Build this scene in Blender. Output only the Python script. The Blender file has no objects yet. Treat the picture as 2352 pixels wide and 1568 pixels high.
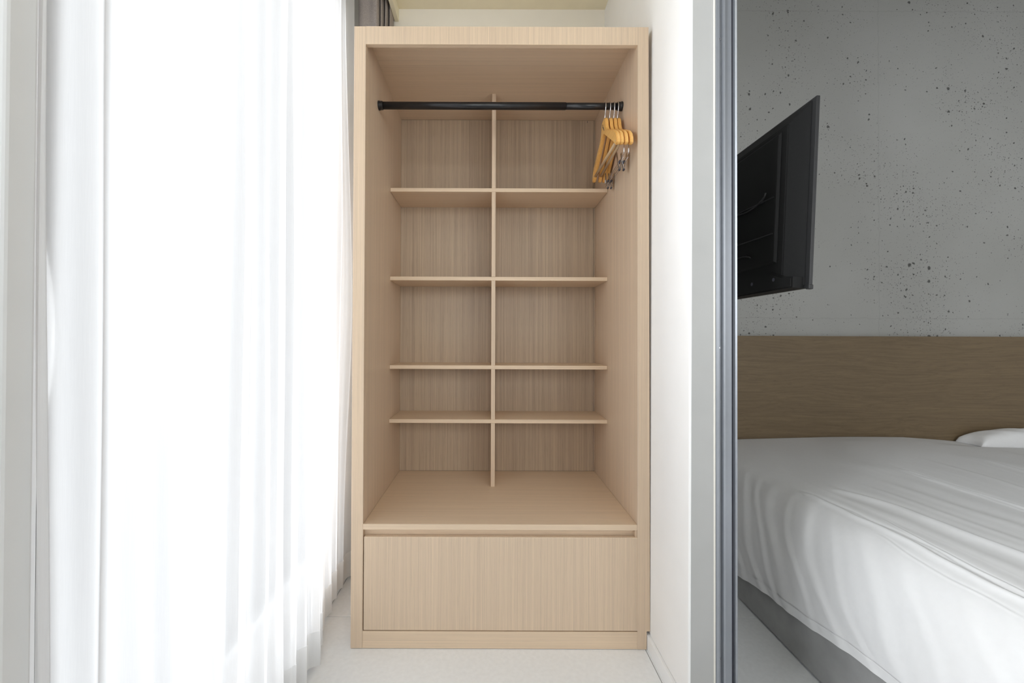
import bpy, bmesh, math, random
import numpy as np
from mathutils import Vector, Matrix, noise as mnoise

random.seed(7); rng = np.random.RandomState(7)
SC = bpy.context.scene
COL = SC.collection
PI = math.pi

# ------------------------------------------------------------------ camera
cam_d = bpy.data.cameras.new('camera'); cam = bpy.data.objects.new('camera', cam_d); COL.objects.link(cam)
cam_d.sensor_fit = 'HORIZONTAL'; cam_d.sensor_width = 36.0
cam_d.lens = 950.0 / 2352 * 36
cam_d.shift_x = (1176 - 1123.9) / 2352
cam_d.shift_y = (770.9 - 784) / 2352
cam_d.clip_start = 0.02
pitch, roll = 0.00774, 0.00357
cam.matrix_world = (Matrix.Translation((0, -1.466, 1.093)) @ Matrix.Rotation(PI / 2 + pitch, 4, 'X')
                    @ Matrix.Rotation(roll, 4, 'Z'))
SC.camera = cam

# ------------------------------------------------------------------ light
SKY = 1.2
w = bpy.data.worlds.new('overcast_sky'); SC.world = w; w.use_nodes = True
bg = w.node_tree.nodes['Background']
bg.inputs[0].default_value = (0.94, 0.97, 1.0, 1); bg.inputs[1].default_value = SKY
SC.view_settings.view_transform = 'Standard'; SC.view_settings.look = 'None'
SC.view_settings.gamma = 1.0; SC.view_settings.use_curve_mapping = False
SC.view_settings.exposure = 0.02
SC.cycles.max_bounces = 10; SC.cycles.diffuse_bounces = 6; SC.cycles.adaptive_threshold = 0.015; SC.cycles.transparent_max_bounces = 12
SC.cycles.caustics_reflective = False; SC.cycles.caustics_refractive = False
SC.cycles.sample_clamp_indirect = 6.0
SC.cycles.use_denoising = True


def area(name, loc, rot, sx, sy, power, col, spread=PI):
    d = bpy.data.lights.new(name, 'AREA'); d.shape = 'RECTANGLE'; d.size = sx; d.size_y = sy
    d.energy = power; d.color = col; d.spread = spread
    o = bpy.data.objects.new(name, d); o.location = loc; o.rotation_euler = rot; COL.objects.link(o)
    return o


# daylight entering at the two tall windows of the left wall (lamps stand outside the glass)
area('daylight_curtain_window', (-1.05, -0.29, 1.45), (0, -PI / 2, 0), 2.6, 1.5, 68, (0.955, 0.978, 1.0))
area('daylight_open_window', (-1.15, -1.48, 1.85), (0, -PI / 2, 0), 1.5, 0.85, 90, (0.95, 0.978, 1.0))
# two fill lamps added behind the camera, one per room, to brighten camera-facing surfaces
area('rear_fill_lamp', (-0.02, -3.75, 1.75), (PI / 2, 0, 0), 0.9, 1.6, 28, (0.98, 1.0, 1.0))
area('bedroom_fill_lamp', (2.1, -3.75, 1.75), (PI / 2, 0, 0), 2.2, 1.6, 38, (1.0, 0.99, 0.97))

# ------------------------------------------------------------------ material helpers
def mat_new(name):
    m = bpy.data.materials.new(name); m.use_nodes = True
    nt = m.node_tree; b = nt.nodes['Principled BSDF']
    return m, nt, b


def N(nt, t, **kw):
    n = nt.nodes.new(t)
    for k, v in kw.items():
        setattr(n, k, v)
    return n


def ramp(nt, stops):
    r = N(nt, 'ShaderNodeValToRGB'); cr = r.color_ramp
    while len(cr.elements) < len(stops): cr.elements.new(0.5)
    for e, (p, c) in zip(cr.elements, stops):
        e.position = p; e.color = (c[0], c[1], c[2], 1) if isinstance(c, (tuple, list)) else (c, c, c, 1)
    return r


def coords(nt, scale, kind='Object'):
    tc = N(nt, 'ShaderNodeTexCoord'); mp = N(nt, 'ShaderNodeMapping'); mp.inputs['Scale'].default_value = scale
    nt.links.new(tc.outputs[kind], mp.inputs[0]); return mp


def simple(name, col, rough=0.5, metal=0.0, noise=0.0, nscale=40, bump=0.0, spec=0.5):
    m, nt, b = mat_new(name)
    b.inputs['Base Color'].default_value = (*col, 1); b.inputs['Roughness'].default_value = rough
    b.inputs['Metallic'].default_value = metal; b.inputs['Specular IOR Level'].default_value = spec
    mp = coords(nt, (1, 1, 1)); nz = N(nt, 'ShaderNodeTexNoise'); nz.inputs['Scale'].default_value = nscale
    nz.inputs['Detail'].default_value = 5
    nt.links.new(mp.outputs[0], nz.inputs['Vector'])
    lo = [max(0, c * (1 - noise)) for c in col]; hi = [min(1, c * (1 + noise)) for c in col]
    r = ramp(nt, [(0.3, lo), (0.7, hi)]); nt.links.new(nz.outputs[0], r.inputs[0])
    nt.links.new(r.outputs[0], b.inputs['Base Color'])
    if bump:
        bp = N(nt, 'ShaderNodeBump'); bp.inputs['Strength'].default_value = bump; bp.inputs['Distance'].default_value = 0.002
        nt.links.new(nz.outputs[0], bp.inputs['Height']); nt.links.new(bp.outputs[0], b.inputs['Normal'])
    return m


def wood(name, base, axis, var=0.16, rough=0.42, fine=330.0, stretch=3.0, wavy=0.0, pores=0.35):
    """straight fine grain running along axis (0 x, 1 y, 2 z)"""
    m, nt, b = mat_new(name); L = nt.links.new
    b.inputs['Roughness'].default_value = rough; b.inputs['Specular IOR Level'].default_value = 0.35
    s = [fine] * 3; s[axis] = stretch
    s2 = [fine * 0.16] * 3; s2[axis] = stretch * 0.25
    s3 = [fine * 2.6] * 3; s3[axis] = stretch * 9
    tc = N(nt, 'ShaderNodeTexCoord')
    src = tc.outputs['Object']
    if wavy:
        wn = N(nt, 'ShaderNodeTexNoise'); wn.inputs['Scale'].default_value = 2.2; wn.inputs['Detail'].default_value = 2
        mpw = N(nt, 'ShaderNodeMapping'); mpw.inputs['Scale'].default_value = [0.6 if i == axis else 2.0 for i in range(3)]
        L(src, mpw.inputs[0]); L(mpw.outputs[0], wn.inputs['Vector'])
        sub = N(nt, 'ShaderNodeVectorMath', operation='SUBTRACT'); sub.inputs[1].default_value = (.5, .5, .5); L(wn.outputs['Color'], sub.inputs[0])
        sc = N(nt, 'ShaderNodeVectorMath', operation='SCALE'); sc.inputs['Scale'].default_value = wavy; L(sub.outputs[0], sc.inputs[0])
        ad = N(nt, 'ShaderNodeVectorMath', operation='ADD'); L(src, ad.inputs[0]); L(sc.outputs[0], ad.inputs[1]); src = ad.outputs[0]
    outs = []
    for q, d in ((s, 3), (s2, 2), (s3, 2)):
        mp = N(nt, 'ShaderNodeMapping'); mp.inputs['Scale'].default_value = q
        nz = N(nt, 'ShaderNodeTexNoise'); nz.inputs['Scale'].default_value = 1.0; nz.inputs['Detail'].default_value = d
        L(src, mp.inputs[0]); L(mp.outputs[0], nz.inputs['Vector']); outs.append(nz.outputs[0])
    d = [c * (1 - var) for c in base]; h = [min(1, c * (1 + var)) for c in base]
    r1 = ramp(nt, [(0.34, d), (0.5, base), (0.68, h)]); L(outs[0], r1.inputs[0])
    r2 = ramp(nt, [(0.35, (1 - var * .45, 1 - var * .5, 1 - var * .4)), (0.65, (1 + var * .2,) * 3)]); L(outs[1], r2.inputs[0])
    r3 = ramp(nt, [(0.28, 1 - pores), (0.42, 1.0)]); L(outs[2], r3.inputs[0])
    m1 = N(nt, 'ShaderNodeMix', data_type='RGBA', blend_type='MULTIPLY'); m1.inputs[0].default_value = 1
    L(r1.outputs[0], m1.inputs[6]); L(r2.outputs[0], m1.inputs[7])
    m2 = N(nt, 'ShaderNodeMix', data_type='RGBA', blend_type='MULTIPLY'); m2.inputs[0].default_value = 0.6
    L(m1.outputs[2], m2.inputs[6]); L(r3.outputs[0], m2.inputs[7])
    L(m2.outputs[2], b.inputs['Base Color'])
    bp = N(nt, 'ShaderNodeBump'); bp.inputs['Strength'].default_value = 0.12; bp.inputs['Distance'].default_value = 0.0006
    L(outs[0], bp.inputs['Height']); L(bp.outputs[0], b.inputs['Normal'])
    return m


def concrete(name):
    m, nt, b = mat_new(name); L = nt.links.new
    b.inputs['Roughness'].default_value = 0.85; b.inputs['Specular IOR Level'].default_value = 0.2
    tc = N(nt, 'ShaderNodeTexCoord'); src = tc.outputs['Object']
    big = N(nt, 'ShaderNodeTexNoise'); big.inputs['Scale'].default_value = 1.6; big.inputs['Detail'].default_value = 6; L(src, big.inputs['Vector'])
    rb = ramp(nt, [(0.3, (0.375, 0.375, 0.355)), (0.7, (0.425, 0.425, 0.41))]); L(big.outputs[0], rb.inputs[0])
    wn = N(nt, 'ShaderNodeTexNoise'); wn.inputs['Scale'].default_value = 38; wn.inputs['Detail'].default_value = 4; L(src, wn.inputs['Vector'])
    sub = N(nt, 'ShaderNodeVectorMath', operation='SUBTRACT'); sub.inputs[1].default_value = (.5, .5, .5); L(wn.outputs['Color'], sub.inputs[0])
    scl = N(nt, 'ShaderNodeVectorMath', operation='SCALE'); scl.inputs['Scale'].default_value = 0.022; L(sub.outputs[0], scl.inputs[0])
    ad = N(nt, 'ShaderNodeVectorMath', operation='ADD'); L(src, ad.inputs[0]); L(scl.outputs[0], ad.inputs[1])
    cluster = N(nt, 'ShaderNodeTexNoise'); cluster.inputs['Scale'].default_value = 2.3; cluster.inputs['Detail'].default_value = 2; L(src, cluster.inputs['Vector'])
    prev = None
    for scale, size, keep, strength in ((9, 0.10, 0.72, 0.72), (23, 0.15, 0.70, 0.72), (55, 0.20, 0.76, 0.55), (110, 0.28, 0.70, 0.42)):
        v = N(nt, 'ShaderNodeTexVoronoi'); v.inputs['Scale'].default_value = scale; v.voronoi_dimensions = '2D'
        mp = N(nt, 'ShaderNodeMapping'); mp.inputs['Location'].default_value = (scale * .37, scale * .11, 0); mp.inputs['Rotation'].default_value = (PI / 2, 0, 0); L(ad.outputs[0], mp.inputs[0]); L(mp.outputs[0], v.inputs['Vector'])
        # random per cell size
        sx = N(nt, 'ShaderNodeSeparateColor'); L(v.outputs['Color'], sx.inputs[0])
        a = N(nt, 'ShaderNodeMath', operation='ADD'); L(sx.outputs[0], a.inputs[0])
        mm = N(nt, 'ShaderNodeMath', operation='MULTIPLY_ADD'); L(cluster.outputs[0], mm.inputs[0]); mm.inputs[1].default_value = 0.9; mm.inputs[2].default_value = -0.45
        L(mm.outputs[0], a.inputs[1])
        st = N(nt, 'ShaderNodeMapRange'); st.inputs['From Min'].default_value = keep; st.inputs['From Max'].default_value = 1.05
        st.inputs['To Min'].default_value = 0.0; st.inputs['To Max'].default_value = size; st.clamp = True
        L(a.outputs[0], st.inputs[0])
        dv = N(nt, 'ShaderNodeMath', operation='DIVIDE'); L(v.outputs['Distance'], dv.inputs[0])
        mx = N(nt, 'ShaderNodeMath', operation='MAXIMUM'); mx.inputs[1].default_value = 0.0001; L(st.outputs[0], mx.inputs[0]); L(mx.outputs[0], dv.inputs[1])
        rr = ramp(nt, [(0.55, 1 - strength), (1.0, 1.0)]); L(dv.outputs[0], rr.inputs[0])
        if prev is None: prev = rr.outputs[0]
        else:
            mu = N(nt, 'ShaderNodeMix', data_type='RGBA', blend_type='MULTIPLY'); mu.inputs[0].default_value = 1
            L(prev, mu.inputs[6]); L(rr.outputs[0], mu.inputs[7]); prev = mu.outputs[2]
    # faint formwork seams
    sp = N(nt, 'ShaderNodeSeparateXYZ'); L(ad.outputs[0], sp.inputs[0])
    for out, positions in ((sp.outputs[0], (2.165, 0.98)), (sp.outputs[2], (1.215, 2.93))):
        for p in positions:
            s1 = N(nt, 'ShaderNodeMath', operation='SUBTRACT'); L(out, s1.inputs[0]); s1.inputs[1].default_value = p
            s2 = N(nt, 'ShaderNodeMath', operation='ABSOLUTE'); L(s1.outputs[0], s2.inputs[0])
            s3 = ramp(nt, [(0.0, 0.88), (0.004, 1.0)]); L(s2.outputs[0], s3.inputs[0])
            mu = N(nt, 'ShaderNodeMix', data_type='RGBA', blend_type='MULTIPLY'); mu.inputs[0].default_value = 0.8
            L(prev, mu.inputs[6]); L(s3.outputs[0], mu.inputs[7]); prev = mu.outputs[2]
    fin = N(nt, 'ShaderNodeMix', data_type='RGBA', blend_type='MULTIPLY'); fin.inputs[0].default_value = 1
    L(rb.outputs[0], fin.inputs[6]); L(prev, fin.inputs[7]); L(fin.outputs[2], b.inputs['Base Color'])
    bp = N(nt, 'ShaderNodeBump'); bp.inputs['Strength'].default_value = 0.6; bp.inputs['Distance'].default_value = 0.004
    L(prev, bp.inputs['Height']); L(bp.outputs[0], b.inputs['Normal'])
    return m


def sheer(name, see, trans, col):
    m = bpy.data.materials.new(name); m.use_nodes = True; nt = m.node_tree; L = nt.links.new
    nt.nodes.clear(); out = N(nt, 'ShaderNodeOutputMaterial')
    mp = coords(nt, (900, 900, 18)); nz = N(nt, 'ShaderNodeTexNoise'); nz.inputs['Scale'].default_value = 1; L(mp.outputs[0], nz.inputs['Vector'])
    r = ramp(nt, [(0.3, [c * .97 for c in col]), (0.7, col)]); L(nz.outputs[0], r.inputs[0])
    df = N(nt, 'ShaderNodeBsdfDiffuse'); tl = N(nt, 'ShaderNodeBsdfTranslucent'); tp = N(nt, 'ShaderNodeBsdfTransparent')
    L(r.outputs[0], df.inputs[0]); L(r.outputs[0], tl.inputs[0])
    lw = N(nt, 'ShaderNodeLayerWeight'); lw.inputs[0].default_value = 0.35       # woven cloth seen edge-on passes less light
    mr = N(nt, 'ShaderNodeMapRange'); mr.inputs['From Min'].default_value = 0.30; mr.inputs['From Max'].default_value = 1.0
    mr.inputs['To Min'].default_value = trans; mr.inputs['To Max'].default_value = trans * 0.12; L(lw.outputs['Facing'], mr.inputs[0])
    m1 = N(nt, 'ShaderNodeMixShader'); L(mr.outputs[0], m1.inputs[0]); L(df.outputs[0], m1.inputs[1]); L(tl.outputs[0], m1.inputs[2])
    m2 = N(nt, 'ShaderNodeMixShader'); m2.inputs[0].default_value = see; L(m1.outputs[0], m2.inputs[1]); L(tp.outputs[0], m2.inputs[2])
    L(m2.outputs[0], out.inputs[0]); return m


def glass(name):
    m = bpy.data.materials.new(name); m.use_nodes = True; nt = m.node_tree; L = nt.links.new
    nt.nodes.clear(); out = N(nt, 'ShaderNodeOutputMaterial')
    tp = N(nt, 'ShaderNodeBsdfTransparent'); gl = N(nt, 'ShaderNodeBsdfGlossy'); gl.inputs['Roughness'].default_value = 0.02
    tp.inputs[0].default_value = (0.955, 0.96, 0.965, 1)
    fr = N(nt, 'ShaderNodeFresnel'); fr.inputs[0].default_value = 1.45
    mx = N(nt, 'ShaderNodeMixShader'); L(fr.outputs[0], mx.inputs[0]); L(tp.outputs[0], mx.inputs[1]); L(gl.outputs[0], mx.inputs[2])
    L(mx.outputs[0], out.inputs[0]); return m


OAK = (0.665, 0.52, 0.38)
M = {}
M['oak_v'] = wood('oak_veneer_vertical_grain', OAK, 2, var=0.085, fine=460, stretch=1.6, pores=0.22)
M['oak_h'] = wood('oak_veneer_horizontal_grain', (0.715, 0.56, 0.405), 0, var=0.06, fine=460, stretch=1.8, pores=0.18)
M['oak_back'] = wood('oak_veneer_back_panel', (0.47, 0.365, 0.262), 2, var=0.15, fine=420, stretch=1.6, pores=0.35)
M['headboard'] = wood('dark_oak_board', (0.182, 0.130, 0.073), 0, var=0.11, fine=150, stretch=3, wavy=0.10, rough=0.5, pores=0.3)
M['hanger'] = wood('honey_varnished_wood', (0.84, 0.48, 0.145), 1, var=0.06, rough=0.26, fine=260, stretch=8, pores=0.08)
M['hanger_bar'] = wood('pale_dowel_wood', (0.56, 0.40, 0.235), 1, var=0.12, rough=0.45, fine=300, stretch=10)
M['wall'] = simple('white_painted_plaster', (0.86, 0.858, 0.852), 0.85, noise=0.012, nscale=9, bump=0.12, spec=0.2)
M['wallwarm'] = simple('cream_painted_plaster', (0.84, 0.805, 0.725), 0.85, noise=0.012, nscale=9, bump=0.12, spec=0.2)
M['ceil'] = simple('cream_painted_ceiling', (0.84, 0.78, 0.61), 0.9, noise=0.02, nscale=12, bump=0.3, spec=0.2)
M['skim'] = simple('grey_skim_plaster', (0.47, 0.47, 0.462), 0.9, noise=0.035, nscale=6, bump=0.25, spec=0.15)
M['skirting'] = simple('white_gloss_skirting', (0.86, 0.87, 0.88), 0.4)
M['tile'] = simple('pale_grey_stone_tile', (0.85, 0.868, 0.885), 0.42, noise=0.028, nscale=70, bump=0.05)
M['grout'] = simple('grey_grout', (0.36, 0.35, 0.34), 0.9)
M['concrete'] = concrete('cast_concrete_with_bugholes')
M['alu'] = simple('brushed_aluminium', (0.36, 0.38, 0.415), 0.42, metal=0.55, noise=0.02)
M['alu_dark'] = simple('dark_rubber_seal', (0.06, 0.06, 0.08), 0.6)
M['caulk'] = simple('cream_sealant', (0.84, 0.81, 0.74), 0.5)
M['chrome'] = simple('bright_chrome', (0.75, 0.75, 0.76), 0.12, metal=1.0)
M['clip_chrome'] = simple('clip_chrome', (0.50, 0.50, 0.52), 0.18, metal=1.0)
M['black_paint'] = simple('black_enamel', (0.012, 0.012, 0.014), 0.3)
M['tv'] = simple('black_tv_plastic', (0.010, 0.010, 0.010), 0.6, noise=0.1, nscale=300, spec=0.22)
M['tv_edge'] = simple('charcoal_tv_bezel', (0.022, 0.022, 0.023), 0.45)
M['screen'] = simple('black_screen_glass', (0.01, 0.01, 0.012), 0.08)
M['sticker'] = simple('pale_paper_sticker', (0.55, 0.55, 0.54), 0.7)
M['sheet'] = simple('white_cotton_sheet', (0.78, 0.78, 0.785), 0.8, noise=0.01, nscale=60, spec=0.2)
M['pillow'] = simple('white_cotton_pillowcase', (0.82, 0.82, 0.82), 0.8, noise=0.01, nscale=60, spec=0.2)
M['base_fabric'] = simple('grey_suede_upholstery', (0.33, 0.33, 0.325), 0.8, noise=0.13, nscale=9, bump=0.05, spec=0.15)
M['blackout'] = simple('grey_woven_curtain', (0.36, 0.32, 0.30), 0.85, noise=0.28, nscale=480, bump=0.3, spec=0.1)
M['sheer'] = sheer('white_sheer_voile', 0.24, 0.55, (0.93, 0.93, 0.935))
M['sheer_hem'] = sheer('white_sheer_doubled_hem', 0.02, 0.45, (0.90, 0.90, 0.895))
M['glass'] = glass('clear_window_glass')
M['ground'] = simple('street_paving', (0.32, 0.32, 0.31), 0.9, noise=0.1, nscale=0.5)
M['frame_white'] = simple('white_window_frame', (0.80, 0.81, 0.82), 0.4)

# ------------------------------------------------------------------ object helpers
def wloc(o):
    v = Vector((0, 0, 0))
    while o is not None:
        v += o.location; o = o.parent
    return v


def tag(o, label=None, cat=None, group=None, kind=None):
    if label: o['label'] = label
    if cat: o['category'] = cat
    if group: o['group'] = group
    if kind: o['kind'] = kind
    return o


def thing(name, loc, label, cat, group=None):
    o = bpy.data.objects.new(name, None); o.empty_display_size = 0.1
    o.location = loc; COL.objects.link(o)
    return tag(o, label, cat, group)


def put(name, bm, mat, parent=None, smooth=False, kind=None, offset=True):
    """bm in world coordinates; becomes one mesh, child of parent"""
    if offset and parent is not None:
        bmesh.ops.translate(bm, verts=bm.verts, vec=-wloc(parent))
    me = bpy.data.meshes.new(name); bm.normal_update(); bm.to_mesh(me); bm.free()
    me.materials.append(mat)
    if smooth: me.polygons.foreach_set('use_smooth', [True] * len(me.polygons))
    o = bpy.data.objects.new(name, me); COL.objects.link(o)
    if parent is not None: o.parent = parent
    if kind: o['kind'] = kind
    return o


def add_box(bm, lo, hi, bevel=0.0, seg=2):
    t = bmesh.new(); r = bmesh.ops.create_cube(t, size=1.0)
    for v in t.verts:
        v.co = Vector([lo[i] + (v.co[i] + 0.5) * (hi[i] - lo[i]) for i in range(3)])
    if bevel: bmesh.ops.bevel(t, geom=list(t.edges), offset=bevel, segments=seg, affect='EDGES', profile=0.5)
    merge(bm, t); return bm


def merge(bm, t):
    me = bpy.data.meshes.new('tmp'); t.to_mesh(me); t.free(); bm.from_mesh(me); bpy.data.meshes.remove(me)


def box(name, lo, hi, mat, parent=None, bevel=0.0, kind=None, seg=2):
    return put(name, add_box(bmesh.new(), lo, hi, bevel, seg), mat, parent, kind=kind)


def prism(bm, pts, a, b, axis=2):
    """extrude a 2D outline between a and b along an axis"""
    def mk(p, t):
        if axis == 2: return (p[0], p[1], t)
        if axis == 0: return (t, p[0], p[1])
        return (p[0], t, p[1])
    v0 = [bm.verts.new(mk(p, a)) for p in pts]; v1 = [bm.verts.new(mk(p, b)) for p in pts]
    n = len(pts)
    for i in range(n):
        bm.faces.new((v0[i], v0[(i + 1) % n], v1[(i + 1) % n], v1[i]))
    bm.faces.new(v0[::-1]); bm.faces.new(v1)
    bmesh.ops.recalc_face_normals(bm, faces=bm.faces)
    return bm


def tube(bm, pts, r, seg=10):
    pts = [Vector(p) for p in pts]; rings = []
    for i, p in enumerate(pts):
        t = (pts[min(i + 1, len(pts) - 1)] - pts[max(i - 1, 0)]).normalized()
        up = Vector((0, 0, 1)) if abs(t.z) < 0.9 else Vector((1, 0, 0))
        if i: up = prev
        u = (up - t * up.dot(t)).normalized(); v = t.cross(u); prev = u
        rr = r[i] if isinstance(r, (list, tuple)) else r
        rings.append([bm.verts.new(p + (u * math.cos(2 * PI * k / seg) + v * math.sin(2 * PI * k / seg)) * rr) for k in range(seg)])
    for a, b in zip(rings, rings[1:]):
        for k in range(seg):
            bm.faces.new((a[k], a[(k + 1) % seg], b[(k + 1) % seg], b[k]))
    bm.faces.new(rings[0][::-1]); bm.faces.new(rings[-1])
    bmesh.ops.recalc_face_normals(bm, faces=bm.faces)
    return bm


def grid_mesh(name, P, mat, parent=None, smooth=True, solid=0.0):
    """P: (n, m, 3) array of world points"""
    n, m, _ = P.shape
    if parent is not None: P = P - np.array(wloc(parent))
    idx = np.arange(n * m).reshape(n, m)
    f = np.stack([idx[:-1, :-1], idx[1:, :-1], idx[1:, 1:], idx[:-1, 1:]], -1).reshape(-1, 4)
    me = bpy.data.meshes.new(name); me.from_pydata(P.reshape(-1, 3).tolist(), [], f.tolist())
    me.materials.append(mat)
    if smooth: me.polygons.foreach_set('use_smooth', [True] * len(me.polygons))
    o = bpy.data.objects.new(name, me); COL.objects.link(o)
    if parent is not None: o.parent = parent
    if solid:
        s = o.modifiers.new('thickness', 'SOLIDIFY'); s.thickness = solid; s.offset = 0
    return o


def copy_tree(o, parent=None):
    c = o.copy(); COL.objects.link(c)
    if parent is not None: c.parent = parent
    for ch in list(o.children): copy_tree(ch, c)
    return c


# ------------------------------------------------------------------ the setting
CEIL = 2.765
WX = 0.571           # room face of the partition wall right of the wardrobe
LX = -0.72           # room face of the window wall
BX0, BX1 = 0.655, 3.70   # bedroom
Y0, Y1 = -3.4, 0.62
BY1 = 0.83

floor = thing('floor', (0, 0, 0), None, None); floor['kind'] = 'structure'
box('grout_bed', (-0.86, -3.5, -0.06), (3.8, 0.95, -0.0035), M['grout'], floor)
xs = [-0.86, -0.645, 0.555, 1.755, 2.955, 3.8]; ys = [-3.5, -3.43, -2.83, -2.23, -1.63, -1.03, -0.431, 0.169, 0.769, 0.95]
for i in range(len(xs) - 1):
    for j in range(len(ys) - 1):
        box('tile', (xs[i] + .0012, ys[j] + .0012, -0.0035), (xs[i + 1] - .0012, ys[j + 1] - .0012, 0.0), M['tile'], floor, bevel=0.0006, seg=1)

# back wall of the niche, ceiling and curtain pocket
box('wall_back', (-0.86, Y1, 0), (BX0, Y1 + .12, 3.1), M['wallwarm'], kind='structure')
ceiling = box('ceiling', (-0.465, Y0, CEIL), (0.70, Y1, CEIL + .1), M['ceil'], kind='structure')
box('trim_1', (-0.485, -3.4, 2.70), (-0.465, Y1, CEIL + .1), M['ceil'], kind='structure')       # pocket fascia
box('ceiling_pocket', (-0.86, Y0, 2.86), (-0.485, Y1, 2.92), M['wall'], kind='structure')
box('ceiling_bedroom', (0.655, Y0, 3.05), (BX1 + .1, BY1 + .1, 3.15), M['concrete'], kind='structure')
wrr = thing('wall_rear', (1.4, Y0 - .05, 0), None, None); wrr['kind'] = 'structure'
RO = ((-0.48, 0.44), (0.98, 3.22))  # rear wall openings, made up to let the fill lamps shine in
for a, b in ((-0.86, RO[0][0]), (RO[0][1], RO[1][0]), (RO[1][1], BX1 + .1)):
    box('pier', (a, Y0 - .1, 0), (b, Y0, 3.1), M['wall'], wrr)
for k, (a, b) in enumerate(RO):
    box('lintel', (a, Y0 - .1, 2.56), (b, Y0, 3.1), M['wall'], wrr)
    box('sill', (a, Y0 - .1, 0), (b, Y0, 0.94), M['wall'], wrr)
    wn = thing('window_%d' % (k + 3), ((a + b) / 2, Y0 - .05, 0.94), None, None); wn['kind'] = 'structure'  # unseen window, added to go with the fill lamp behind it
    bm = bmesh.new(); y0, y1 = Y0 - .08, Y0 - .03; z0, z1 = .94, 2.56; t = .045
    add_box(bm, (a, y0, z0), (a + t, y1, z1), .003); add_box(bm, (b - t, y0, z0), (b, y1, z1), .003)
    add_box(bm, (a + t, y0, z0), (b - t, y1, z0 + t), .003); add_box(bm, (a + t, y0, z1 - t), (b - t, y1, z1), .003)
    put('window_frame', bm, M['frame_white'], wn)
    box('pane', (a + t, Y0 - .058, z0 + t), (b - t, Y0 - .052, z1 - t), M['glass'], wn)
box('wall_bedroom_right', (BX1, Y0, 0), (BX1 + .1, BY1, 3.1), M['wall'], kind='structure')
box('wall_bedroom_back', (BX0, BY1, 0), (BX1 + .1, BY1 + .12, 3.1), M['concrete'], kind='structure')

# window wall with two tall openings
W1, W2 = (-0.975, 0.38), (-2.70, -1.06)
wl = thing('wall_left', (LX, 0, 0), None, None); wl['kind'] = 'structure'
for k, (a, b) in enumerate(((Y0, W2[0]), (W2[1], W1[0]), (W1[1], Y1))):
    box('pier', (LX - .13, a, 0), (LX, b, 2.92), M['wall'], wl)
for a, b in (W2, W1):
    box('lintel', (LX - .13, a, 2.62), (LX, b, 2.92), M['wall'], wl)
    box('sill', (LX - .13, a, 0), (LX, b, 0.10), M['wall'], wl)
for k, (a, b) in enumerate((W1, W2)):
    wn = thing('window_%d' % (k + 1), (LX - .06, (a + b) / 2, 0.10), None, None); wn['kind'] = 'structure'
    bm = bmesh.new(); x0, x1 = LX - .09, LX - .03; z0, z1 = .10, 2.62; t = .05
    add_box(bm, (x0, a, z0), (x1, a + t, z1), .003); add_box(bm, (x0, b - t, z0), (x1, b, z1), .003)
    add_box(bm, (x0, a + t, z0), (x1, b - t, z0 + t), .003); add_box(bm, (x0, a + t, z1 - t), (x1, b - t, z1), .003)
    put('window_frame', bm, M['frame_white'], wn)
    mid = (a + b) / 2
    box('mullion', (x0, mid - .02, z0 + t), (x1, mid + .02, z1 - t), M['frame_white'], wn, .003)
    for p, q in ((a + t, mid - .02), (mid + .02, b - t)):
        box('pane', (LX - .063, p, z0 + t), (LX - .057, q, z1 - t), M['glass'], wn)
# upright between the two windows that carries the curtain's start
box('trim_2', (LX, -0.985, 0), (-0.566, -0.950, 2.86), M['wall'], kind='structure', bevel=.004)

box('trim_3', (-0.640, -0.9495, 0), (-0.612, -0.905, 2.86), M['wall'], kind='structure')

# partition wall between niche and bedroom, its end towards the sliding door
wr = thing('wall_right', (WX, 0, 0), None, None); wr['kind'] = 'structure'
bm = bmesh.new(); r = .005
pts = [(WX, BY1 - .02), (WX, -0.28 + r)] + [(WX + r - r * math.cos(t), -0.28 + r - r * math.sin(t)) for t in (PI / 8, PI / 4, 3 * PI / 8, PI / 2)] + [(0.643, -0.28), (0.643, -0.262), (BX0, -0.262), (BX0, BY1 - .02)]
prism(bm, pts, 0, 3.08)
for v in bm.verts:                       # the plaster face is a few millimetres out of plumb
    if v.co.x < 0.60: v.co.x += 0.0095 * v.co.z / 2.77
o = put('partition', bm, M['wall'], wr)
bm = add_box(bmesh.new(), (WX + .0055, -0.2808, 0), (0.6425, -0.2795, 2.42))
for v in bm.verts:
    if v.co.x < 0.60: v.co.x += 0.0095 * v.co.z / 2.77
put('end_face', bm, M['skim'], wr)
box('lintel', (WX, -2.4, 2.42), (BX0, -0.28, 3.08), M['wall'], wr)
box('far_pier', (WX, Y0, 0), (BX0, -2.4, 3.08), M['wall'], wr)
box('baseboard_right', (0.560, -0.275, 0), (WX, Y1, 0.052), M['skirting'], kind='structure', bevel=.002)

# aluminium jamb of the sliding door
jd = thing('door_1', (0.66, -0.27, 0), None, None); jd['kind'] = 'structure'
bm = bmesh.new()
prof = [(0.6475, -0.250), (0.6475, -0.286), (0.6568, -0.286), (0.6572, -0.278), (0.6660, -0.278), (0.6668, -0.289), (0.6720, -0.289),
        (0.6732, -0.281), (0.6955, -0.279), (0.6962, -0.255), (0.6962, -0.250)]
prism(bm, prof, 0, 2.42); put('jamb_channel', bm, M['alu'], jd)
box('rubber_seal', (0.6964, -0.2745, 0), (0.7015, -0.250, 2.42), M['alu_dark'], jd)
bm = bmesh.new(); prism(bm, [(0.7017, -0.250), (0.7017, -0.286), (0.7055, -0.289), (0.7070, -0.281), (0.7118, -0.279), (0.7118, -0.250)], 0, 2.42)
put('jamb_lip', bm, M['alu'], jd)
box('sealant', (0.6425, -0.283, 0), (0.6474, -0.262, 2.42), M['caulk'], jd, bevel=.001)
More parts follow.
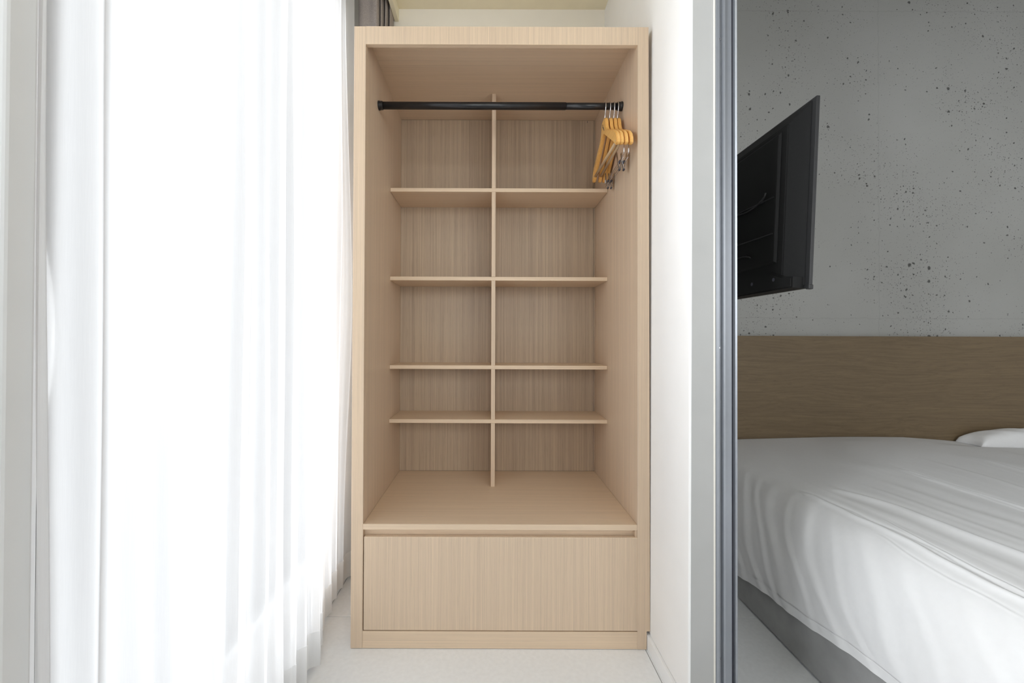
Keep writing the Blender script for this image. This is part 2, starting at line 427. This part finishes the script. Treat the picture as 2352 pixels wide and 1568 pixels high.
box('jamb_backing', (0.6475, -0.2499, 0), (0.7118, -0.235, 2.42), M['alu'], jd)
for z in (1.070, 0.183, 1.96):
    bm = bmesh.new(); tube(bm, [(0.6627, -0.2781, z), (0.6627, -0.2797, z)], [.0034, .0028], 14)
    s = put('screw', bm, M['chrome'], jd)
    bm = bmesh.new(); add_box(bm, (0.6607, -0.28, z - .0004), (0.6647, -0.2796, z + .0004)); add_box(bm, (0.6623, -0.28, z - .002), (0.6631, -0.2796, z + .002))
    put('screw_slot', bm, M['alu_dark'], s)
hd = box('door_head', (0.6475, -2.4, 2.40), (0.7118, -0.28, 2.42), M['alu'], jd)

ground = box('ground', (-60, -60, -7.2), (60, 60, -7.0), M['ground'], kind='structure')

# ------------------------------------------------------------------ wardrobe
XL, XR, XLo, XRo = -0.4438, 0.5252, -0.4854, 0.568
ZT, ZR, ZB, ZC, YB = 2.206, 2.142, 0.4385, 2.188, 0.5935
wd = thing('wardrobe', (0.04, 0.3, 0), 'tall open oak-veneer wardrobe with shelf grid and one wide bottom drawer', 'wardrobe')
V, H = M['oak_v'], M['oak_h']
box('side_panel', (XL - .018, .018, .065), (XL, YB + .01, ZC + .016), V, wd)
box('side_panel', (XR, .018, .065), (XR + .018, YB + .01, ZC + .016), V, wd)
box('front_stile', (XLo, 0, 0.0015), (XL, .0178, ZT), V, wd, .0008, seg=1)
bm = bmesh.new(); prism(bm, [(XR, 0.0015), (XRo - .0095, 0.0015), (XRo - .0095, .0645), (XRo + .002, .0645), (XRo - .004, ZT), (XR, ZT)], 0, .0178, axis=1)
put('front_stile', bm, V, wd)
box('outer_side', (XLo, .0182, .0015), (XLo + .018, YB + .01, ZT), V, wd)
box('outer_side', (XRo - .022, .0182, .066), (XRo - .0045, YB + .01, ZT), V, wd)
tr_ = box('top_rail', (XL, .0001, ZR + .0012), (XR, .018, ZT), V, wd)
box('edge_band', (XL, .0001, ZR), (XR, .018, ZR + .0012), H, tr_)
box('top_panel', (XL, .0182, ZC), (XR, YB + .01, ZT - .001), H, wd)
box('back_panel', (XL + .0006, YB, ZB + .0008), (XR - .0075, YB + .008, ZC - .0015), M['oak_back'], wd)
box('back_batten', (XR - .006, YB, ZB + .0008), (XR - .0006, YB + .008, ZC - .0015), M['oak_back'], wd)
box('backing', (XL, YB + .0085, .07), (XR, YB + .012, ZT - .002), M['alu_dark'], wd)
YS = 0.3723
for zt in (1.7647, 1.3694, 0.9754, 0.7359):
    box('shelf', (XL + .0008, YS, zt - .0165), (XR - .0008, YB - .0006, zt), H, wd, .0006, seg=1)
zs = [ZB, 0.7359, 0.9754, 1.3694, 1.7647, ZC]
for i in range(5):
    lo = zs[i] + .0003; hi = (zs[i + 1] - .0168) if i < 4 else ZC - .0003
    box('divider', (0.0085, YS + .0005, lo), (0.0262, YB - .0006, hi), V, wd, .0005, seg=1)
box('base_shelf', (XL + .0003, 0.0, ZB - .020), (XR - .0003, YB, ZB), H, wd, .0006, seg=1)
box('groove_board', (XL + .0003, .022, ZB - .060), (XR - .0003, .04, ZB - .0203), H, wd)
box('groove_cheek', (XR - .006, 0.004, ZB - .046), (XR - .0004, .0219, ZB - .0203), V, wd)
dr = thing('drawer', (0.04, 0.0, 0.22), None, None); dr.parent = wd; dr.location = Vector((0.04, 0, 0.22)) - wd.location
box('drawer_front', (XL + .0035, -.0005, .0655), (XR + .0005, .0185, 0.3935), V, dr, .0022)
bm = bmesh.new(); add_box(bm, (XL + .03, .019, .09), (XL + .045, .52, .33)); add_box(bm, (XR - .045, .019, .09), (XR - .03, .52, .33))
add_box(bm, (XL + .045, .505, .09), (XR - .045, .52, .33)); add_box(bm, (XL + .045, .019, .09), (XR - .045, .505, .10))
put('drawer_box', bm, H, dr)
box('plinth', (XL + .0004, .0005, 0.0015), (XR + .0004, .0175, .0618), H, wd, .0006, seg=1)
box('shadow_gap_board', (XL + .0004, .0192, .0015), (XR, .0216, .372), M['alu_dark'], wd)
# clothes rail
RY, RZ = 0.172, 2.0195
rl = put('clothes_rail', tube(bmesh.new(), [(XL + .001, RY, RZ), (0.30, RY, RZ)], .0142, 32), M['black_paint'], wd, smooth=True)
put('inner_tube', tube(bmesh.new(), [(0.30, RY, RZ), (XR - .001, RY, RZ)], .0130, 32), M['black_paint'], rl, smooth=True)
for x, d in ((XL, 1), (XR, -1)):
    bm = bmesh.new(); tube(bm, [(x + d * .0003, RY, RZ), (x + d * .006, RY, RZ), (x + d * .0075, RY, RZ), (x + d * .016, RY, RZ), (x + d * .018, RY, RZ)], [.0178, .0178, .0165, .0165, .0150], 32)
    put('end_cap', bm, M['black_paint'], rl)
# a chip in the back panel's top edge
box('knot', (0.4855, YB - .0007, ZC - .014), (0.4875, YB - .0001, ZC - .004), M['alu_dark'], wd)

# ------------------------------------------------------------------ hangers
def arc(c, r, a0, a1, n):
    return [(c[0] + r * math.cos(a0 + (a1 - a0) * i / n), c[1] + r * math.sin(a0 + (a1 - a0) * i / n)) for i in range(n + 1)]


def hanger_body(bm):
    # outline in (y, z) relative to the rail centre; mirrored
    half = [(0.000, -0.052), (0.016, -0.054), (0.026, -0.061), (0.031, -0.073), (0.035, -0.090), (0.043, -0.106), (0.060, -0.122),
            (0.100, -0.143), (0.140, -0.165), (0.163, -0.180), (0.178, -0.195), (0.187, -0.214), (0.189, -0.231), (0.184, -0.235),
            (0.172, -0.2345), (0.160, -0.227), (0.135, -0.206), (0.110, -0.187), (0.070, -0.160), (0.035, -0.134), (0.012, -0.118), (0.000, -0.114)]
    pts = half + [(-y, z) for y, z in half[-2:0:-1]]
    t = bmesh.new(); T = .0063
    prism(t, pts, -T, T, axis=0)
    ed = [e for e in t.edges if abs(e.verts[0].co.x - e.verts[1].co.x) < 1e-6]
    bmesh.ops.bevel(t, geom=ed, offset=.0022, segments=2, affect='EDGES')
    merge(bm, t)


def make_hanger(loc, yaw, label, clips, name):
    t = thing(name, loc, label, 'clothes hanger', 'wooden hangers on the black rail')
    t.rotation_euler = (0, 0, yaw)
    L0 = Vector(loc)
    bm = bmesh.new(); hanger_body(bm)
    hb_ = put('hanger_body', bm, M['hanger'], t, smooth=True, offset=False); hb_.data.set_sharp_from_angle(angle=math.radians(50))
    # hook: down from the rail, small S, into the neck
    R = .0163
    pts = [(0, R * math.cos(a), R * math.sin(a)) for a in [math.radians(d) for d in range(-35, 181, 12)]]
    pts = [(0, y, z) for _, y, z in pts]
    pts += [(0, -0.0155, -0.010), (0, -0.012, -0.022), (0, -0.006, -0.032), (0, -0.001, -0.041), (0, 0, -0.052), (0, 0, -0.066)]
    put('hook', tube(bmesh.new(), pts, .00165, 8), M['chrome'], t, smooth=True, offset=False)
    if not clips:
        put('trouser_bar', tube(bmesh.new(), [(0, -.166, -.2170), (0, .166, -.2170)], .0058, 16), M['hanger_bar'], t, smooth=True, offset=False)
        for y in (-.166, .166):
            put('dowel_end', tube(bmesh.new(), [(-.0068, y, -.2170), (.0068, y, -.2170)], .0035, 12), M['hanger_bar'], t, offset=False)
    else:
        zb = -.256
        w_ = put('clip_wire', tube(bmesh.new(), [(0, -.150, -.20), (0, -.150, -.215), (0, -.151, zb + .006), (0, -.146, zb), (0, .146, zb), (0, .151, zb + .006), (0, .150, -.215), (0, .150, -.20)], .0011, 8), M['clip_chrome'], t, smooth=True, offset=False)
        put('lower_wire', tube(bmesh.new(), [(.0, -.146, zb - .010), (0, .146, zb - .010)], .0009, 8), M['clip_chrome'], t, smooth=True, offset=False)
        for y in (-.150, .150):
            put('vinyl_sleeve', tube(bmesh.new(), [(0, y, -.236), (0, y, -.250)], .0021, 10), M['skirting'], t, smooth=True, offset=False)
        for y in (-.088, .100):
            cl = bpy.data.objects.new('clip', None); COL.objects.link(cl); cl.parent = t; cl.location = (0, y, zb)
            for s in (-1, 1):
                bm = bmesh.new()
                # bent leaf: handle splays out above the pivot, jaw closes below
                prof_ = [(s * .0100, .030), (s * .0112, .0295), (s * .0072, -.004), (s * .0018, -.032), (s * .0003, -.036), (s * .0003, -.033), (s * .0056, -.004)]
                prism(bm, prof_, -.0065, .0065, axis=1)
                put('jaw', bm, M['clip_chrome'], cl, offset=False)
            put('spring', tube(bmesh.new(), [(0, -.0072, -.004), (0, .0072, -.004)], .0046, 14), M['alu_dark'], cl, smooth=True, offset=False)
            put('jaw_pad', add_box(bmesh.new(), (-.0030, -.0068, -.036), (.0030, .0068, -.030), .001), M['alu_dark'], cl, offset=False)
    return t


h1 = make_hanger((0.4565, RY, RZ), -0.018, 'wooden trouser hanger farthest from the side panel, with a dark stamp on its neck', False, 'wooden_hanger')
h2 = make_hanger((0.4755, RY, RZ), -0.050, 'wooden trouser hanger with pale bar, hanging between the stamped one and the clip hangers', False, 'wooden_hanger')
h3 = make_hanger((0.4920, RY, RZ), -0.055, 'wooden clip hanger with two chrome clips, second from the wardrobe side panel', True, 'clip_hanger')
h4 = copy_tree(h3); h4.location = (0.5068, RY, RZ); h4.rotation_euler = (0, 0, -0.042)
h4['label'] = 'wooden clip hanger with chrome clips, rightmost on the rail and closest to the side panel'
# small dark stamp on the first hanger's neck (illegible squiggle)
bm = bmesh.new()
st = [[(.008, -.070), (.004, -.076), (.009, -.080), (.003, -.084)], [(.001, -.082), (-.004, -.086), (.001, -.090), (-.006, -.094)], [(-.006, -.090), (-.009, -.098)], [(-.011, -.100), (-.013, -.103)]]
for s in st: tube(bm, [(-.0066, y, z) for y, z in s], .0011, 6)
put('stamp', bm, M['alu_dark'], h1, offset=False)

# ------------------------------------------------------------------ sheer curtain
RID = [-1.03, -0.949, -0.862, -0.778, -0.694, -0.603, -0.519, -0.41, -0.324, -0.254, -0.175, -0.098, -0.016, 0.075, 0.17, 0.25, 0.33, 0.42, 0.50]
RID = np.array(RID); ph = np.arange(len(RID), dtype=float)


def curtain_points(zlo, zhi, nz, dx=0.0, ya=-0.956, yb=0.43, nt=900):
    Y = np.linspace(ya, yb, nt); Z = np.linspace(zhi, zlo, nz)
    P = np.zeros((nz, nt, 3))
    amp_k = 0.022 + 0.008 * np.sin(np.arange(len(RID)) * 2.3)
    for i, z in enumerate(Z):
        f = z / 2.8
        y2 = Y + 0.006 * np.sin(z * 1.7 + Y * 9)
        p = np.interp(y2, RID, ph)
        base = np.interp(Y, [-1.0, -0.1, 0.02, 0.15, 0.6], [-0.575, -0.578, -0.600, -0.632, -0.634])
        amp = np.interp(p, ph, amp_k) * np.interp(Y, [-1, 0.0, 0.2, 0.5], [1, 0.9, 0.5, 0.45]) * (0.80 + 0.2 * (1 - f))
        c = np.cos(2 * PI * p)
        x = base + amp * (0.75 * c + 0.25 * np.cos(4 * PI * p + 0.6) * np.sin(p * 1.3))
        x += 0.004 * np.sin(z * 2.1 + p * 1.9) + 0.0015 * np.sin(z * 5.3 + p * 4.1)
        # far end is pulled towards the wardrobe lower down
        s = np.clip((Y - 0.22) / 0.24, 0, 1)
        x += s * 0.05 * np.exp(-((z - 1.35) / 0.62) ** 2)
        P[i, :, 0] = x + dx; P[i, :, 1] = Y - 0.006 * np.sin(2 * PI * p) ; P[i, :, 2] = z + 0.004 * np.sin(p * 2.2) * (z < 0.5)
    return P


sc_ = thing('sheer_curtain', (-0.58, -0.25, 0), 'floor-length white sheer curtain in vertical folds left of the wardrobe', 'curtain')
grid_mesh('voile', curtain_points(0.022, 2.84, 60), M['sheer'], sc_)
grid_mesh('hem', curtain_points(0.022, 0.135, 5, dx=0.0016), M['sheer_hem'], sc_)

# ------------------------------------------------------------------ grey blackout curtain, bunched in the corner
bc = thing('blackout_curtain', (-0.55, 0.54, 0), 'grey woven blackout curtain bunched in the corner above and behind the wardrobe', 'curtain')
cp = [(-0.622, 0.600), (-0.628, 0.52), (-0.622, 0.470), (-0.600, 0.455), (-0.570, 0.462), (-0.545, 0.455), (-0.530, 0.458), (-0.526, 0.490), (-0.5235, 0.520),
      (-0.519, 0.486), (-0.514, 0.484), (-0.511, 0.52), (-0.508, 0.545), (-0.505, 0.512), (-0.500, 0.508), (-0.498, 0.545), (-0.496, 0.57), (-0.492, 0.535), (-0.489, 0.533), (-0.4885, 0.575), (-0.490, 0.600)]
cp = np.array(cp); tt = np.linspace(0, len(cp) - 1, 260)
# Catmull-Rom through the folds
def cr(P, t):
    i = min(int(t), len(P) - 2); u = t - i
    p0, p1, p2, p3 = P[max(i - 1, 0)], P[i], P[i + 1], P[min(i + 2, len(P) - 1)]
    return 0.5 * ((2 * p1) + (-p0 + p2) * u + (2 * p0 - 5 * p1 + 4 * p2 - p3) * u * u + (-p0 + 3 * p1 - 3 * p2 + p3) * u ** 3)
curve = np.array([cr(cp, t) for t in tt]); Z = np.linspace(2.85, 0.035, 30)
P = np.zeros((len(Z), len(tt), 3))
for i, z in enumerate(Z):
    P[i, :, :2] = curve; P[i, :, 0] += 0.003 * np.sin(z * 3 + tt * .3); P[i, :, 2] = z
P[:, :, 0] = np.minimum(P[:, :, 0], -0.4875)
grid_mesh('curtain_cloth', P, M['blackout'], bc, solid=0.0015)
bm = bmesh.new()
tube(bm, [(-0.50, -0.9, 2.845), (-0.50, 0.60, 2.845)], .008, 10)
ct = put('curtain_track', bm, M['skirting'], bc)

# ------------------------------------------------------------------ television on a wall arm
tv = thing('television', (0.97, 0.26, 1.54), 'black flat television seen from behind, tilted down over the bed', 'television')
ya, yb, za, zb = -0.228, 0.76, -0.29, 0.29      # local outline y, z; x = 0 at the rear of the panel


def tvput(name, bm, mat, parent=tv, smooth=False):
    R = Matrix.Rotation(math.radians(2.5), 4, 'Y')
    bmesh.ops.translate(bm, verts=bm.verts, vec=(0, -0.26, 0))
    bmesh.ops.rotate(bm, verts=bm.verts, cent=(0, 0, 0), matrix=R.to_3x3())
    return put(name, bm, mat, parent, smooth=smooth, offset=False)


tvput('bezel', add_box(bmesh.new(), (0.0, ya, za), (0.0105, yb, zb), .0015), M['tv_edge'])
tvput('screen', add_box(bmesh.new(), (0.0106, ya + .008, za + .014), (0.0118, yb - .008, zb - .008)), M['screen'])


def frustum(bm, o0, o1, xa, xb):
    va = [bm.verts.new((xa, y, z)) for y, z in ((o0[0], o0[2]), (o0[1], o0[2]), (o0[1], o0[3]), (o0[0], o0[3]))]
    vb = [bm.verts.new((xb, y, z)) for y, z in ((o1[0], o1[2]), (o1[1], o1[2]), (o1[1], o1[3]), (o1[0], o1[3]))]
    for i in range(4): bm.faces.new((va[i], va[(i + 1) % 4], vb[(i + 1) % 4], vb[i]))
    bm.faces.new(va[::-1]); bm.faces.new(vb); bmesh.ops.recalc_face_normals(bm, faces=bm.faces)
    return bm


bm = frustum(bmesh.new(), (ya + .014, yb - .014, za + .004, zb - .003), (ya + .075, yb - .075, za + .045, zb - .050), -0.0002, -0.030)
bmesh.ops.bevel(bm, geom=list(bm.edges), offset=.003, segments=2, affect='EDGES')
tvput('rear_shell', bm, M['tv'])
bm = frustum(bmesh.new(), (ya + .10, yb - .10, za + .09, zb - .062), (ya + .108, yb - .108, za + .098, zb - .070), -0.0302, -0.038)
bmesh.ops.bevel(bm, geom=list(bm.edges), offset=.0012, segments=1, affect='EDGES')
tvput('rear_panel', bm, M['tv'])
rib = bmesh.new()
for z in (-0.10, 0.02):
    tube(rib, [(-0.0385, ya + .115, z), (-0.0385, yb - .2, z + .012)], .0025, 8)
tvput('rear_rib', rib, M['tv_edge'])
bm = bmesh.new(); zt = za + .066; arcp = [(ya + .02, za + .001)] + [(ya + .02, za + .035)] + [(ya + .06 + (yb - ya - .12) * i / 16, za + .040 + .042 * math.sin(PI * i / 16) ** 0.5) for i in range(17)] + [(yb - .02, za + .035), (yb - .02, za + .001)]
prism(bm, arcp, -0.0395, -0.0003, axis=0); bmesh.ops.bevel(bm, geom=[e for e in bm.edges if max(v.co.x for v in e.verts) < -.03], offset=.004, segments=2, affect='EDGES')
hs = tvput('lower_housing', bm, M['tv'])
for y in (ya + .10, ya + .21):
    tvput('vent_hole', tube(bmesh.new(), [(-0.0392, y, za + .036), (-0.0402, y, za + .036)], .006, 14), M['alu_dark'], hs)
tvput('sticker', add_box(bmesh.new(), (-.0406, ya + .375, za + .012), (-.0397, ya + .43, za + .058)), M['sticker'], hs)
tvput('foot_stub', add_box(bmesh.new(), (-0.002, ya - .002, za - .004), (0.012, ya + .012, za + .010), .002), M['tv_edge'])
cb = bmesh.new()
tube(cb, [(-.045, .02 + .10 * math.cos(a), 0.045 + .035 * math.sin(a)) for a in [PI + .3 * k for k in range(11)]], .003, 8)
tvput('cable', cb, M['tv_edge'], smooth=True)
cb = bmesh.new()
tube(cb, [(-.045, .05 + .07 * math.cos(a), -0.17 + .022 * math.sin(a)) for a in [-1.2 + .3 * k for k in range(14)]], .0025, 8)
tvput('cable', cb, M['tv_edge'], smooth=True)
br = put('wall_bracket', add_box(add_box(add_box(bmesh.new(), (BX0 + .0003, .20, 1.42), (BX0 + .02, .34, 1.66), .002), (BX0 + .02, .255, 1.52), (0.915, .285, 1.56), .003), (0.905, .17, 1.43), (0.93, .37, 1.64), .002), M['black_paint'], tv)

# ------------------------------------------------------------------ bed
HBY = 0.800
hb = thing('headboard', (2.1, HBY, .2), 'wide dark oak board panel on the concrete wall behind the bed', 'headboard')
box('board', (0.70, HBY, .22), (3.66, HBY + .028, 1.1155), M['headboard'], hb, .0015)

bed = thing('bed', (2.0, -.2, 0), 'double bed on a grey upholstered base beside the sliding door', 'bed')
# upholstered base with softly rounded edges
bm = add_box(bmesh.new(), (1.050, -1.22, 0.004), (2.98, .79, .27), .014, 3)
put('upholstered_base', bm, M['base_fabric'], bed, smooth=False)
bm = add_box(bmesh.new(), (1.085, -1.20, .2705), (2.95, .785, .490), .045, 4)
put('mattress', bm, M['pillow'], bed, smooth=True)

# white sheet over the mattress: grid of (arc length, y)
def sheet():
    Y = np.linspace(0.785, -1.21, 620)
    Ztop = 0.556
    nu_side, nu_top = 190, 420
    ny = len(Y)
    zh = np.clip(0.157 - 0.13 * Y, 0.085, 0.26) + 0.004 * np.sin(Y * 17)
    P = np.zeros((nu_side + nu_top, ny, 3)); U = np.zeros((nu_side + nu_top, ny))
    # side profile: hem -> bulge -> rounded shoulder -> top
    for j in range(ny):
        h = zh[j]
        pr = np.array([(1.030, h), (1.027, h + .06), (1.031, .33), (1.046, .41), (1.066, .468), (1.098, .512), (1.145, .538), (1.22, .5485)])
        # arc-length resample with Catmull-Rom
        t = np.linspace(0, len(pr) - 1, 60); c = np.array([cr(pr, q) for q in t])
        d = np.r_[0, np.cumsum(np.hypot(*np.diff(c, axis=0).T))]
        q = np.linspace(0, d[-1], nu_side)
        P[:nu_side, j, 0] = np.interp(q, d, c[:, 0]); P[:nu_side, j, 2] = np.interp(q, d, c[:, 1]); U[:nu_side, j] = q - d[-1] + .19 + 1.03
    xt = 1.22 + (2.93 - 1.22) * (np.linspace(0, 1, nu_top + 1)[1:])
    crown = .5485 + .020 * np.sin(np.clip((xt - 1.22) / 1.5, 0, 1) * PI * .85) - .02 * np.clip((xt - 2.45) / .5, 0, 1) ** 2
    P[nu_side:, :, 0] = xt[:, None]; P[nu_side:, :, 2] = crown[:, None]; U[nu_side:, :] = xt[:, None]
    P[:, :, 1] = Y[None, :]
    YY = P[:, :, 1]
    # surface normals of the undisturbed profile (in xz)
    dx = np.gradient(P[:, :, 0], axis=0); dz = np.gradient(P[:, :, 2], axis=0); ln = np.hypot(dx, dz) + 1e-9
    nx, nz = -dz / ln, dx / ln
    Hh = np.zeros_like(U)

    def ridge(pts, wid, amp, soft=.12, asym=0.0):
        nonlocal Hh
        pts = np.array(pts)                     # (y, u) with y descending
        ys, us = pts[::-1, 0], pts[::-1, 1]
        cu = np.interp(YY, ys, us) + .0022 * np.sin(YY * 19 + us[0] * 40) + .0010 * np.sin(YY * 53 + us[0] * 90)
        lo, hi = ys[0], ys[-1]
        env = 1 / (1 + np.exp(-(hi - YY) / soft * 4)) * 1 / (1 + np.exp(-(YY - lo) / soft * 4))
        s = (U - cu) / wid
        Hh += amp * env * (np.exp(-s * s) - asym * np.exp(-(s - 1.4) ** 2))
    # long folds on the top, running towards the foot
    ridge([(0.04, 1.145), (-.12, 1.150), (-.3, 1.150), (-.6, 1.140), (-1.2, 1.13)], .010, .0075, .06, .7)
    ridge([(0.00, 1.175), (-.3, 1.19), (-.6, 1.19), (-1.2, 1.17)], .020, .0015, .08, .3)
    ridge([(0.04, 1.27), (-.12, 1.31), (-.45, 1.34), (-1.2, 1.36)], .022, .011, .10, .5)
    ridge([(0.02, 1.22), (-.15, 1.235), (-.5, 1.255), (-1.2, 1.26)], .022, .002, .08, .3)
    ridge([(0.05, 1.40), (-.25, 1.43), (-1.2, 1.46)], .016, .002, .10, .4)
    ridge([(0.10, 1.50), (-.25, 1.53), (-1.2, 1.56)], .024, .003, .10, .4)
    ridge([(0.22, 1.69), (0.0, 1.69), (-.25, 1.68), (-1.2, 1.66)], .012, .009, .08, .9)
    ridge([(0.15, 1.60), (-.2, 1.61), (-1.2, 1.62)], .03, .002, .12, .3)
    ridge([(0.36, 2.18), (0.1, 2.12), (-.4, 2.05), (-1.2, 2.0)], .014, .007, .08, .8)
    ridge([(0.3, 1.92), (-.1, 1.89), (-1.2, 1.85)], .02, .004, .1, .5)
    ridge([(0.5, 2.5), (0.1, 2.42), (-1.2, 2.3)], .02, .005, .1, .5)
    # crisp thin creases
    ridge([(-.02, 1.158), (-.12, 1.166), (-.35, 1.168), (-.6, 1.150)], .0035, .0016, .03, .8)
    ridge([(-.22, 1.20), (-.30, 1.185), (-.42, 1.172), (-.7, 1.17)], .0030, .0016, .03, .8)
    ridge([(.02, 1.285), (-.1, 1.318), (-.3, 1.345)], .0035, .0012, .05, .8)
    ridge([(.20, 1.675), (.05, 1.68), (-.2, 1.665), (-.5, 1.65)], .0035, .0022, .04, .8)
    ridge([(.42, 2.12), (.2, 2.09), (-.1, 2.04)], .0035, .0018, .05, .8)
    ridge([(-.28, 1.120), (-.42, 1.105), (-.60, 1.10)], .0030, .0012, .03, .8)
    # draping folds down the side: start high and far, run low and near
    L = .87
    for k, (y0, y1, a, wd_) in enumerate([(.62, .50, .006, .012), (.50, .34, .007, .014), (.40, .22, .006, .011), (.31, .10, .008, .014), (.23, .00, .006, .010), (.15, -.06, .007, .016),
                                      (.06, -.17, .005, .010), (-.02, -.27, .007, .014), (-.12, -.38, .004, .011), (-.24, -.50, .006, .016), (-.36, -.62, .004, .012), (-.5, -.8, .005, .015), (-.7, -.95, .005, .015), (-.9, -1.15, .005, .015)]):
        # ridge as a band across u: y as a function of u
        cy = y0 + (y1 - y0) * np.clip((1.10 - U) / .40, 0, 1.2) ** 0.9 + .012 * np.sin(U * 21 + k)
        env = np.clip((1.14 - U) / .10, 0, 1) * np.clip((U - .60) / .05, 0.35, 1)
        s = (YY - cy) / (wd_ * 1.7)
        Hh += a * .42 * env * (np.exp(-s * s) - .55 * np.exp(-(s + 1.5) ** 2))
    # gentle all-over unevenness and fine creasing
    n1 = np.zeros_like(U)
    for f, a in ((3.1, .004), (7.3, .0022), (15.7, .0009)):
        p1, p2, p3 = rng.rand(3) * 6
        n1 += a * np.sin(U * f * 1.9 + np.sin(YY * f * .8 + p1) * 1.4 + p2) * np.cos(YY * f * .55 + p3 + np.sin(U * f * .7) * .9)
    p = rng.rand(4) * 6
    n1 += .0001 * np.sin(U * 150 + 5 * np.sin(YY * 4 + p[0]) + 2.2 * np.sin(YY * 11 + p[1])) * np.clip(np.sin(U * 5 + YY * 3 + p[2]), 0, 1) * (U > 1.2)
    Hh += n1
    Hh *= np.clip((0.785 - YY) / .10, .15, 1)
    P[:, :, 0] += nx * Hh; P[:, :, 2] += nz * Hh
    P[:, :, 2] -= .026 * np.clip((U - 2.25) / .5, 0, 1) * np.clip((YY - .62) / .08, 0, 1)    # dent under the pillow
    return P


SP = sheet()
dv = thing('bed_sheet', (2.0, -.2, .55), 'white cotton sheet stretched and draped over the mattress with long creases', 'bed sheet')
grid_mesh('cloth', SP, M['sheet'], dv)
# stitched hem along the lower edge
hemP = SP[:14].copy(); hemP[:, :, 0] -= .0022
grid_mesh('hem', hemP, M['sheet'], dv)

# pillow: puffed cushion against the headboard
def pillow_mesh(cx, cy, cz, w_, d_, h_):
    n, m = 40, 30
    bm = bmesh.new(); top = []; bot = []
    for i in range(n + 1):
        a, b = [], []
        for j in range(m + 1):
            u = i / n * 2 - 1; v = j / m * 2 - 1
            uu = u * (1 - .05 * (1 - v * v) * abs(u)); vv = v * (1 - .06 * (1 - u * u) * abs(v))
            hgt = h_ * ((1 - abs(u) ** 2.6) * (1 - abs(v) ** 2.6)) ** .36
            wr_ = .003 * math.sin(u * 17 + v * 5) * (1 - u * u) * (1 - v * v)
            a.append(bm.verts.new((cx + uu * w_ / 2, cy + vv * d_ / 2, cz + hgt * .82 + wr_)))
            b.append(a[-1] if (i in (0, n) or j in (0, m)) else bm.verts.new((cx + uu * w_ / 2, cy + vv * d_ / 2, cz - hgt * .18)))
        top.append(a); bot.append(b)
    for i in range(n):
        for j in range(m):
            bm.faces.new((top[i][j], top[i + 1][j], top[i + 1][j + 1], top[i][j + 1]))
            q = (bot[i][j], bot[i][j + 1], bot[i + 1][j + 1], bot[i + 1][j])
            if len(set(q)) == 4 and set(q) != {top[i][j], top[i + 1][j], top[i + 1][j + 1], top[i][j + 1]}: bm.faces.new(q)
    return bm


pw = put('pillow', pillow_mesh(2.90, .725, .548, .74, .13, .098), M['pillow'], None, smooth=True)
tag(pw, 'white pillow lying at the head of the bed by the oak board', 'pillow')
